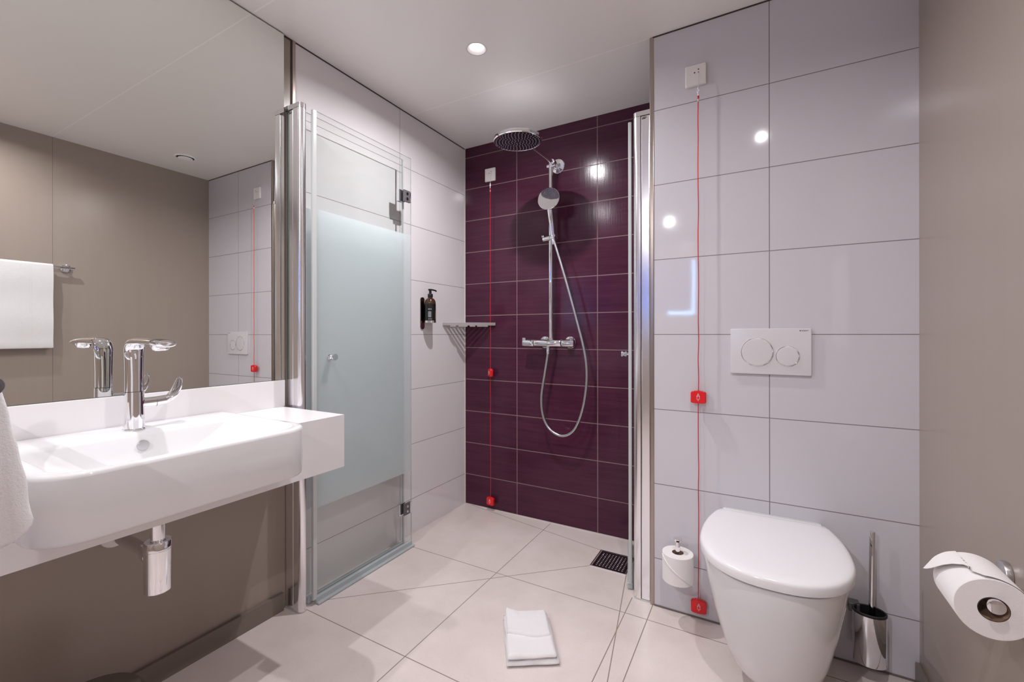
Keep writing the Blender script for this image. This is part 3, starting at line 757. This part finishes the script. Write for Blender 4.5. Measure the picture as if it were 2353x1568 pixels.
# ------------------------------------------------------------------ floor drain
DX0, DX1, DY0, DY1 = -0.694, -0.522, 1.986, 2.155
t = thing('floor_drain', 'square perforated metal floor drain in the shower corner', 'drain', (-0.608, 2.07, 0))
bm = BM()
for b in ((DX0, DX1, DY0, DY0+0.006), (DX0, DX1, DY1-0.006, DY1), (DX0, DX0+0.006, DY0+0.006, DY1-0.006), (DX1-0.006, DX1, DY0+0.006, DY1-0.006)): box(bm, *b, 0.0002, 0.003)
obj('rim', bm, m_alu, t, smooth=0)
obj('plate', box(BM(), DX0+0.008, DX1-0.008, DY0+0.008, DY1-0.008, 0.0002, 0.0018), m_drain, t, smooth=0)
bm = BM()
for i in range(9):
    for j in range(9):
        x = DX0+0.025+i*(DX1-DX0-0.05)/8; y = DY0+0.025+j*(DY1-DY0-0.05)/8
        cyl(bm, (x, y, 0.0016), (x, y, 0.0023), 0.0042, 10, r2=0.0036)
o = obj('perforations', bm, m_alu, t); o['kind'] = 'stuff'

# ------------------------------------------------------------------ emergency pull cords
def pull(t, x, y, z, rot=0.0):
    """red handle, z = its middle"""
    n = 12; prof = []; W, Hh = 0.0275, 0.0225
    def row(d):
        r = []
        for i in range(n+1):
            f = -1+2*i/n; top = Hh*0.72+Hh*0.28*(1-f*f)+(0.0026 if i % 2 else 0.0)
            r.append((f*W*d[1], top-(1-d[1])*0.003))
        k = 0.004
        r += [(W*d[1], -Hh+k), (W*d[1]-0.002, -Hh+0.001)]
        for i in range(n-1, 0, -1):
            f = -1+2*i/n; r.append((f*W*d[1]*0.95, -Hh-0.0016*(1-f*f)+(1-d[1])*0.003))
        r += [(-W*d[1]+0.002, -Hh+0.001), (-W*d[1], -Hh+k)]
        return r
    L = []
    for d in ((-0.0095, 0.90), (-0.0075, 0.98), (0, 1.0), (0.0075, 0.98), (0.0095, 0.90)):
        L.append([(px, d[0], pz) for px, pz in row(d)])
    M = Matrix.Translation((x, y, z)) @ Matrix.Rotation(rot, 4, 'Z')
    bm = loft(BM(), L); bmesh.ops.transform(bm, matrix=M, verts=bm.verts)
    h = obj('pull_handle', bm, m_red, t, smooth=40)
    bm = BM(); Y = -0.0098; s = 0.001
    q = lambda pts: [(a*s, Y, b*s) for a, b in pts]
    seg_lines(bm, q([(2.1*math.cos(2*PI*i/10), 11.2+2.1*math.sin(2*PI*i/10)) for i in range(10)]), 0.00045, True)
    seg_lines(bm, q([(-2, 8.6), (-4.6, 6), (-5.4, 0.5), (-3.8, 0.8), (-3, 5), (-2.2, 3), (-6, -7), (6, -7), (2.2, 3), (3, 5), (3.8, 0.8), (5.4, 0.5), (4.6, 6), (2, 8.6)]), 0.00045, True)
    seg_lines(bm, q([(-1.8, -7), (-1.8, -13), (1.8, -13), (1.8, -7)]), 0.00045)
    seg_lines(bm, q([(-2.6, 7), (0, 4.4), (2.6, 7)]), 0.0004)
    bmesh.ops.transform(bm, matrix=M, verts=bm.verts)
    obj('figure_symbol', bm, m_icon, h, label='white outline of a figure in a dress', smooth=0)
def pull_cord(yw, xp, xc, label, rots):
    t = thing('emergency_pull_cord', label, 'pull cord', (xp, yw, 2.09), 'red emergency pull cords')
    L = []
    for y, k in ((yw, 0), (yw-0.007, 0), (yw-0.010, 0.003)):
        L.append([(xp+px, y, 2.09+pz) for px, pz in rr(0, 0, 0.0375-k, 0.0405-k, 0.004, 5)])
    pl = obj('wall_plate', loft(BM(), L), m_switch, t, smooth=30)
    bm = BM()
    for dx, dz, r in ((0.010, 0.018, 0.0025), (-0.004, 0.008, 0.0028), (0.010, 0.007, 0.002), (-0.020, 0.004, 0.0008)): cyl(bm, (xp+dx, yw-0.0098, 2.09+dz), (xp+dx, yw-0.0104, 2.09+dz), r, 14)
    obj('holes', bm, m_ink, pl)
    yc = yw-0.022
    bm = BM(); tube(bm, [(xc, yw-0.0104, 2.095), (xc, yc+0.004, 2.07), (xc, yc, 2.03)], 0.0008, 6)
    obj('thin_string', bm, m_switch, t)
    bm = BM(); tube(bm, [(xc+0.0025*math.cos(a), yc, 2.018+0.010*math.sin(a)) for a in [2*PI*i/16 for i in range(17)]], 0.0008, 6)
    seg_lines(bm, [(xc, yc, 2.03), (xc, yc, 2.024)], 0.0016); tube(bm, [(xc, yc, 2.008), (xc, yc, 1.998)], 0.001, 6)
    obj('clasp', bm, m_brush, t)
    bm = cyl(BM(), (xc, yc, 1.989), (xc, yc, 2.0), 0.0038, 12, 0.001); obj('knot', bm, m_red, t)
    obj('crimp', cyl(BM(), (xc, yc, 1.978), (xc, yc, 1.988), 0.0026, 12), m_icon, t, label='white crimp sleeve')
    pts = [(xc, yc, 1.98)]; z = 1.98
    while z > 0.09:
        z -= 0.07; pts.append((xc+random.uniform(-0.0012, 0.0012), yc, max(z, 0.08)))
    obj('cord', tube(BM(), spline(pts, 3), 0.0017, 8), m_redcord, t)
    pull(t, xc, yc, 0.855, rots[0]); pull(t, xc, yc, 0.060, rots[1])
pull_cord(YT, -0.207, -0.197, 'red pull cord with two red handles beside the wall-hung toilet', (0.0, 0.12))
pull_cord(YB, -1.457, -1.446, 'red pull cord with two red handles on the purple tiled shower wall', (-0.7, -0.15))

# ------------------------------------------------------------------ flush plate
t = thing('flush_plate', 'white rectangular dual flush plate with two round buttons above the toilet', 'flush plate', (0.036, YT, 1.032))
L = []
for y, k in ((YT, 0.002), (YT-0.008, 0.0), (YT-0.0095, 0.0008), (YT-0.010, 0.003)):
    L.append([(0.0365+px, y, 1.0315+pz) for px, pz in rr(0, 0, 0.1245-k, 0.082-k, 0.0035, 4)])
fp = obj('plate', loft(BM(), L), m_plate, t, smooth=30)
for cx, cz, r in ((-0.003, 1.029, 0.050), (0.0905, 1.016, 0.0345)):
    k = obj('button', lathe(BM(), (cx, YT-0.0095, cz), (0, -1, 0), [(0, r-0.001), (0.0018, r-0.001), (0.0025, r-0.002), (0.0026, r-0.004), (0.0026, 0.001)], 64), m_plate, t)
    obj('button_ring', lathe(BM(), (cx, YT-0.0095, cz), (0, -1, 0), [(0, r+0.0016), (0.0022, r+0.0014), (0.003, r+0.0004), (0.0022, r-0.0010), (0, r-0.0010)], 64, False, False), m_chrome, k, label='thin chrome ring')
def text_mesh(name, s, size, loc, m, parent, flip=False):
    cu = bpy.data.curves.new(name, 'FONT'); cu.body = s; cu.size = size; cu.extrude = 0.00015; cu.align_x = 'LEFT'
    to = bpy.data.objects.new(name, cu); COL.objects.link(to)
    dg = bpy.context.evaluated_depsgraph_get(); me = bpy.data.meshes.new_from_object(to.evaluated_get(dg)); bpy.data.objects.remove(to)
    bm = BM(); bm.from_mesh(me); bmesh.ops.transform(bm, matrix=Matrix.Translation(loc) @ Matrix.Rotation(PI/2, 4, 'X'), verts=bm.verts)
    return obj(name, bm, m, parent, smooth=0)
text_mesh('logo_text', 'GEBERIT', 0.0058, (0.1305, YT-0.0101, 1.1035), m_ink, t)
obj('logo_mark', box(BM(), 0.1262, 0.1294, YT-0.0103, YT-0.0099, 1.1036, 1.1072), m_ink, t, smooth=0)

# ------------------------------------------------------------------ toilet
TX = 0.0365
def dshape(y_back, y_front, hw, n=40, p=2.35, wb=0.82, cx=TX):
    """closed outline: straight back, egg front. returns list of (x,y)"""
    out = []; Ln = y_back-y_front; ym = y_front+Ln*0.52
    for i in range(n+1):       # front half from right to left
        a = -PI*i/n; c, s = math.cos(a), math.sin(a)
        out.append((cx+hw*math.copysign(abs(c)**(2/p), c), ym+(ym-y_front)*math.copysign(abs(s)**(2/p*1.02), s)))
    m = 10
    for i in range(1, m):      # left side up to the back
        f = i/m; out.append((cx-hw*(1-(1-wb)*f**2.2), ym+(y_back-ym)*f))
    k = 8
    for i in range(k+1):
        f = i/k; out.append((cx-hw*wb*(1-2*f), y_back))
    for i in range(m-1, 0, -1):
        f = i/m; out.append((cx+hw*(1-(1-wb)*f**2.2), ym+(y_back-ym)*f))
    return out
t = thing('toilet', 'white wall-hung toilet with closed lid below the flush plate', 'toilet', (TX, YT, 0.08))
L = []
for z, yf, hw, yb, wb in ((0.030, 1.56, 0.050, YT, 1.0), (0.034, 1.51, 0.082, YT, 1.0), (0.05, 1.475, 0.105, YT, 1.0), (0.10, 1.43, 0.133, YT, 0.95), (0.15, 1.405, 0.147, YT, 0.95), (0.20, 1.385, 0.158, YT, 0.92), (0.26, 1.365, 0.171, YT, 0.9), (0.34, 1.347, 0.184, YT, 0.86), (0.405, 1.335, 0.192, YT, 0.85), (0.416, 1.335, 0.192, YT, 0.85), (0.420, 1.340, 0.187, YT, 0.83)):
    L.append([(x, y, z) for x, y in dshape(yb, yf, hw, wb=wb, cx=TX+0.010*max(0, (0.3-z)/0.3))])
obj('bowl', loft(BM(), L), m_ceramic, t, smooth=50)
L = []
for z, k in ((0.4205, 0.008), (0.4235, 0.006)): L.append([(x, y, z) for x, y in dshape(1.778, 1.331+k, 0.198-k)])
obj('lid_gap_shade', loft(BM(), L), m_rubber, t, smooth=40, label='dark slab standing in for the shaded gap under the lid')  # black slab gives the shade between lid and bowl as colour
L = []
for z, k in ((0.4245, 0.006), (0.4255, 0.001), (0.432, 0), (0.445, 0), (0.4505, 0.002), (0.4535, 0.006), (0.4555, 0.014), (0.457, 0.035), (0.4575, 0.08)):
    L.append([(x, y, z) for x, y in dshape(1.780-k*0.5, 1.326+k, 0.2005-k)])
obj('lid', loft(BM(), L), m_seat, t, smooth=60)
L = []
for z, k in ((0.420, 0), (0.445, 0), (0.448, 0.003)): L.append([(TX+px, 1.802+py, z) for px, py in rr(0, 0, 0.152-k, 0.0195-k, 0.012, 5)])
obj('rear_deck', loft(BM(), L), m_ceramic, t, smooth=40)

# ------------------------------------------------------------------ toilet brush
cx, cy = 0.308, 1.767
t = thing('brush_holder', 'oval chrome toilet brush holder mounted on the white wall', 'brush holder', (cx, cy, 0.05))
def oval(z, a, b): return [(cx+a*math.cos(2*PI*i/48), cy+b*math.sin(2*PI*i/48), z) for i in range(48)]
obj('cup', loft(BM(), [oval(0.055, 0.0435, 0.034), oval(0.053, 0.042, 0.0325), oval(0.053, 0.01, 0.01)][::-1]+[oval(0.21, 0.0435, 0.034), oval(0.21, 0.041, 0.0315), oval(0.075, 0.040, 0.031)], True, True), m_chrome, t, smooth=50)
obj('liner', loft(BM(), [oval(0.205, 0.0412, 0.0318), oval(0.2105, 0.0445, 0.035), oval(0.216, 0.0445, 0.035), oval(0.2175, 0.0425, 0.033), oval(0.216, 0.0395, 0.030), oval(0.08, 0.038, 0.029)], False, True), m_rubber, t, smooth=50, label='black rubber liner')
bm = box(BM(), cx-0.05, cx-0.02, cy+0.02, YT, 0.19, 0.2165); box(bm, cx-0.02, cx+0.025, cy+0.030, YT, 0.12, 0.2)
obj('wall_mount', bm, m_grey, t, smooth=0, bevel=0.003)
t = thing('toilet_brush', 'toilet brush with thin chrome handle standing in its holder', 'brush', (cx+0.006, cy, 0.08))
obj('handle', cyl(BM(), (cx+0.004, cy-0.004, 0.15), (cx+0.008, cy+0.004, 0.468), 0.0078, 28, 0.002), m_chrome, t)
obj('bristle_head', lathe(BM(), (cx+0.003, cy-0.004, 0.082), (0, 0, 1), [(0, 0.005), (0.01, 0.022), (0.06, 0.025), (0.075, 0.01)], 24), m_rubber, t)

# ------------------------------------------------------------------ spare roll on its peg
px_, py_ = -0.265, 1.753
t = thing('spare_roll_holder', 'chrome upright peg holding the spare toilet roll', 'roll holder', (px_, YT, 0.15))
bm = cyl(BM(), (px_, py_, 0.150), (px_, py_, 0.312), 0.0085, 28)
cyl(bm, (px_, py_, 0.153), (px_, YT, 0.153), 0.007, 20)
obj('peg', bm, m_chrome, t)
obj('peg_cap', lathe(BM(), (px_, py_, 0.308), (0, 0, 1), [(0, 0.009), (0.006, 0.013), (0.010, 0.0165), (0.0125, 0.0165), (0.0135, 0.015)], 32), m_chrome, t)
obj('wall_rosette', cyl(BM(), (px_, YT, 0.153), (px_, YT-0.008, 0.153), 0.02, 32, 0.002), m_chrome, t)
t = thing('toilet_roll', 'white toilet roll standing upright on the peg left of the toilet', 'toilet roll', (px_, py_, 0.165))
RO, RI, RZ0, RZ1 = 0.0555, 0.021, 0.165, 0.268
obj('paper', lathe(BM(), (px_, py_, RZ0), (0, 0, 1), [(0, RI), (0, RO-0.001), (0.001, RO), (RZ1-RZ0-0.001, RO), (RZ1-RZ0, RO-0.001), (RZ1-RZ0, RI)], 64, False, False), m_paper, t)
obj('core', lathe(BM(), (px_, py_, RZ0), (0, 0, 1), [(0, RI), (RZ1-RZ0, RI), (RZ1-RZ0, RI-0.001), (0, RI-0.001)], 40, False, False), m_cardboard, t)
# diagonal loose end of the sheet
bm = BM(); rows = []
for i in range(33):
    f = i/32; a = math.radians(206+f*140); top = RZ1-0.004-f*(RZ1-RZ0+0.002)*0.98; r = RO+0.0028
    rows.append([bm.verts.new((px_+r*math.cos(a), py_+r*math.sin(a), z)) for z in (top, top-0.0022)]+[bm.verts.new((px_+(RO-0.0005)*math.cos(a), py_+(RO-0.0005)*math.sin(a), top+0.001))])
for p, q in zip(rows, rows[1:]):
    bm.faces.new((p[0], q[0], q[1], p[1])); bm.faces.new((p[2], q[2], q[0], p[0]))
obj('loose_sheet', bm, m_paper, t)

# ------------------------------------------------------------------ roll on the right wall
qx, qz, qy0, qy1 = 0.366, 0.607, 1.100, 1.205
t = thing('roll_holder', 'chrome toilet roll holder fixed to the taupe right wall', 'roll holder', (XR, 1.262, 0.607))
obj('wall_flange', cyl(BM(), (XR, 1.262, qz), (XR-0.012, 1.262, qz), 0.026, 36, 0.002), m_brush, t)
ax_z = qz+0.006
sp = spline([(XR-0.01, 1.262, qz), (0.40, 1.262, qz), (0.374, 1.256, ax_z), (qx, 1.236, ax_z), (qx, 1.18, ax_z), (qx, 1.092, ax_z)], 6)
bm = BM(); tube(bm, sp, 0.0085, 20); cyl(bm, (qx, 1.094, ax_z), (qx, 1.088, ax_z), 0.0125, 32, 0.001)
obj('arm', bm, m_chrome, t, smooth=50)
t = thing('toilet_roll', 'white toilet roll with loose sheet hanging on the taupe right wall', 'toilet roll', (qx, 1.15, 0.55))
RR, RC = 0.0535, 0.0215; oz = qz-0.004
obj('paper', lathe(BM(), (qx, qy0, oz), (0, 1, 0), [(0, RC), (0, RR-0.0012), (0.0012, RR), (qy1-qy0-0.0012, RR), (qy1-qy0, RR-0.0012), (qy1-qy0, RC)], 72, False, False), m_paper, t)
obj('core', lathe(BM(), (qx, qy0, oz), (0, 1, 0), [(0, RC), (qy1-qy0, RC), (qy1-qy0, RC-0.001), (0, RC-0.001)], 44, False, False), m_cardboard, t)
bm = BM(); path = []
for i in range(13):
    a = math.radians(25+i*7.5); path.append((qx+(RR+0.0015)*math.cos(a), oz+(RR+0.0015)*math.sin(a)))
path += [(0.346, oz+0.053), (0.330, oz+0.047), (0.315, oz+0.034), (0.305, oz+0.018), (0.297, oz+0.004)]
P3 = spline([(x, 0, z) for x, z in path], 3); nn = len(P3); rows = []
ny = 10
def along(t):
    k = min(max(t, 0), 1)*(nn-1); a = min(int(k), nn-2); return P3[a].lerp(P3[a+1], k-a)
for i in range(nn):
    row = []
    for j in range(ny+1):
        g = j/ny; p = along(i/(nn-1)*(1-0.40*(1-g)**1.3))      # torn on a slant: shorter on the near side
        row.append(Vector((p.x, qy0+0.001+(qy1-qy0-0.002)*g, p.z+0.004*(i/(nn-1))**3)))
    rows.append(row)
th = 0.0007
V = [[bm.verts.new(v) for v in r] for r in rows]; V2 = [[bm.verts.new(v-Vector((0, 0, th))) for v in r] for r in rows]
for i in range(nn-1):
    for j in range(ny):
        bm.faces.new((V[i][j], V[i+1][j], V[i+1][j+1], V[i][j+1])); bm.faces.new((V2[i][j], V2[i][j+1], V2[i+1][j+1], V2[i+1][j]))
for i in range(nn-1):
    for j in (0, ny): bm.faces.new((V[i][j], V2[i][j], V2[i+1][j], V[i+1][j]))
for j in range(ny):
    for i in (0, nn-1): bm.faces.new((V[i][j], V[i][j+1], V2[i][j+1], V2[i][j]))
obj('loose_sheet', bm, m_paper, t, smooth=60)

# ------------------------------------------------------------------ folded towel on the floor
A0 = Vector((-0.716, 1.240, 0)); ud = Vector((0.149, 0.096, 0)).normalized(); vd = Vector((-0.130, 0.197, 0)).normalized()
def slab(bm, u0, u1, v0, v1, z0, z1, r, seed, lift=None, nu=22, nv=30):
    """soft cushion-like folded layer (closed)"""
    top = []; bot = []
    for i in range(nu+1):
        a = []; b = []
        for j in range(nv+1):
            fu, fv = i/nu, j/nv
            eu = min(fu, 1-fu)*(u1-u0); ev = min(fv, 1-fv)*(v1-v0)
            k = 1.0
            if eu < r: k *= math.sqrt(max(0, 1-(1-eu/r)**2))
            if ev < r: k *= math.sqrt(max(0, 1-(1-ev/r)**2))
            wob = 0.004*noise.noise(Vector((fu*2.2+seed, fv*2.2, 0)))
            wobu = 0.003*noise.noise(Vector((fv*3+seed, 5, 0))); wobv = 0.003*noise.noise(Vector((fu*3+seed, 9, 0)))
            u = u0+(u1-u0)*fu+wobu; v = v0+(v1-v0)*fv+wobv
            zm = (z0+z1)/2; h = (z1-z0)/2*k
            dz = wob*k+(lift(fu, fv) if lift else 0)
            p = A0+ud*u+vd*v
            tz = zm+h+dz+0.0012*k*noise.noise(p*90)
            bz = max(zm-h+(lift(fu, fv) if lift else 0), 0.0008)
            a.append(bm.verts.new((p.x, p.y, tz))); b.append(bm.verts.new((p.x, p.y, min(bz, tz-0.0002))))
        top.append(a); bot.append(b)
    for i in range(nu):
        for j in range(nv):
            bm.faces.new((top[i][j], top[i+1][j], top[i+1][j+1], top[i][j+1])); bm.faces.new((bot[i][j], bot[i][j+1], bot[i+1][j+1], bot[i+1][j]))
    for i in range(nu):
        for j in (0, nv): bm.faces.new((top[i][j], bot[i][j], bot[i+1][j], top[i+1][j]))
    for j in range(nv):
        for i in (0, nu): bm.faces.new((top[i][j], top[i][j+1], bot[i][j+1], bot[i][j]))
bm = BM()
slab(bm, 0.0, 0.176, 0.0, 0.232, 0.001, 0.019, 0.009, 1.0)
slab(bm, 0.002, 0.168, 0.005, 0.230, 0.019, 0.038, 0.0095, 3.0)
# diagonal flap: hem running across, lifted at the far left corner
def flap(bm):
    n = 26; top = []; bot = []
    for i in range(n+1):
        fu = i/n; a = []; b = []
        v_near = 0.116-0.022*fu+0.014*math.cos(fu*PI)*0-0.012*math.sin(PI*fu**1.3)
        for j in range(n+1):
            fv = j/n; u = 0.008+0.154*fu; v = v_near+(0.231-v_near)*fv
            ev = min(fv*(0.231-v_near), 0.006)/0.006; eu = min(min(fu, 1-fu)*0.15, 0.006)/0.006
            ev2 = min((1-fv)*(0.231-v_near), 0.006)/0.006
            k = math.sqrt(max(0, 1-(1-ev)**2))*math.sqrt(max(0, 1-(1-eu)**2))*math.sqrt(max(0, 1-(1-ev2)**2))
            lift = 0.018*max(0, 1-fu*3)*max(0, fv*1.6-0.6)
            p = A0+ud*u+vd*v; z = 0.037+0.010*k+lift+0.001*noise.noise(p*90)+0.003*noise.noise(p*14)
            a.append(bm.verts.new((p.x, p.y, z))); b.append(bm.verts.new((p.x, p.y, 0.0355+lift*0.6)))
        top.append(a); bot.append(b)
    for i in range(n):
        for j in range(n):
            bm.faces.new((top[i][j], top[i+1][j], top[i+1][j+1], top[i][j+1])); bm.faces.new((bot[i][j], bot[i][j+1], bot[i+1][j+1], bot[i+1][j]))
    for i in range(n):
        for j in (0, n): bm.faces.new((top[i][j], bot[i][j], bot[i+1][j], top[i+1][j]))
    for j in range(n):
        for i in (0, n): bm.faces.new((top[i][j], top[i][j+1], bot[i][j+1], bot[i][j]))
flap(bm)
tag(obj('folded_towel', bm, m_terry, smooth=80), 'small white folded towel lying on the beige floor tiles', 'towel')

# ------------------------------------------------------------------ bath towel on the right wall (seen in the mirror)
ty0, ty1, tz = 0.44, 0.945, 1.503
t = thing('towel_rail', 'chrome towel rail on the taupe wall reflected in the mirror', 'rail', (XR, 1.0, tz))
obj('bar', cyl(BM(), (0.405, 0.36, tz), (0.405, 1.045, tz), 0.008, 24, 0.002), m_chrome, t)
for y in (1.01, 0.40):
    bm = cyl(BM(), (XR, y, tz), (XR-0.010, y, tz), 0.026, 36, 0.002); cyl(bm, (XR-0.008, y, tz), (0.405, y, tz), 0.009, 20)
    obj('bracket', bm, m_chrome, t)
hw = 0.0155; th = 0.006; cxr = 0.405
outer = [(cxr+hw, tz-0.03*k) for k in range(15, 0, -1)]+[(cxr+hw*math.cos(PI*i/12), tz+hw*math.sin(PI*i/12)) for i in range(13)]+[(cxr-hw-0.003*math.sin(k*0.7), tz-0.03*k) for k in range(1, 16)]
outer = [(cxr+hw, 1.030)]+outer+[(cxr-hw, 1.022)]
ri = hw-th
inner = [(cxr-ri, 1.022)]+[(cxr-ri, tz-0.03*k) for k in range(15, 0, -1)]+[(cxr-ri*math.cos(PI*i/12), tz+ri*math.sin(PI*i/12)) for i in range(13)]+[(cxr+ri, tz-0.03*k) for k in range(1, 16)]+[(cxr+ri, 1.030)]
prof = outer+[(cxr-hw+th/2, 1.015)]+inner+[(cxr+hw-th/2, 1.022)]
bm = BM(); rows = []
for i in range(31):
    y = ty0+(ty1-ty0)*i/30; rows.append([Vector((x+(0.0015*noise.noise(Vector((y*10, z*7, 1))) if z < tz-0.05 else 0), y, z)) for x, z in prof])
loft(bm, rows)
tag(obj('bath_towel', bm, m_terry_bath, smooth=70), 'white bath towel over the rail, reflected at the left of the mirror', 'towel')
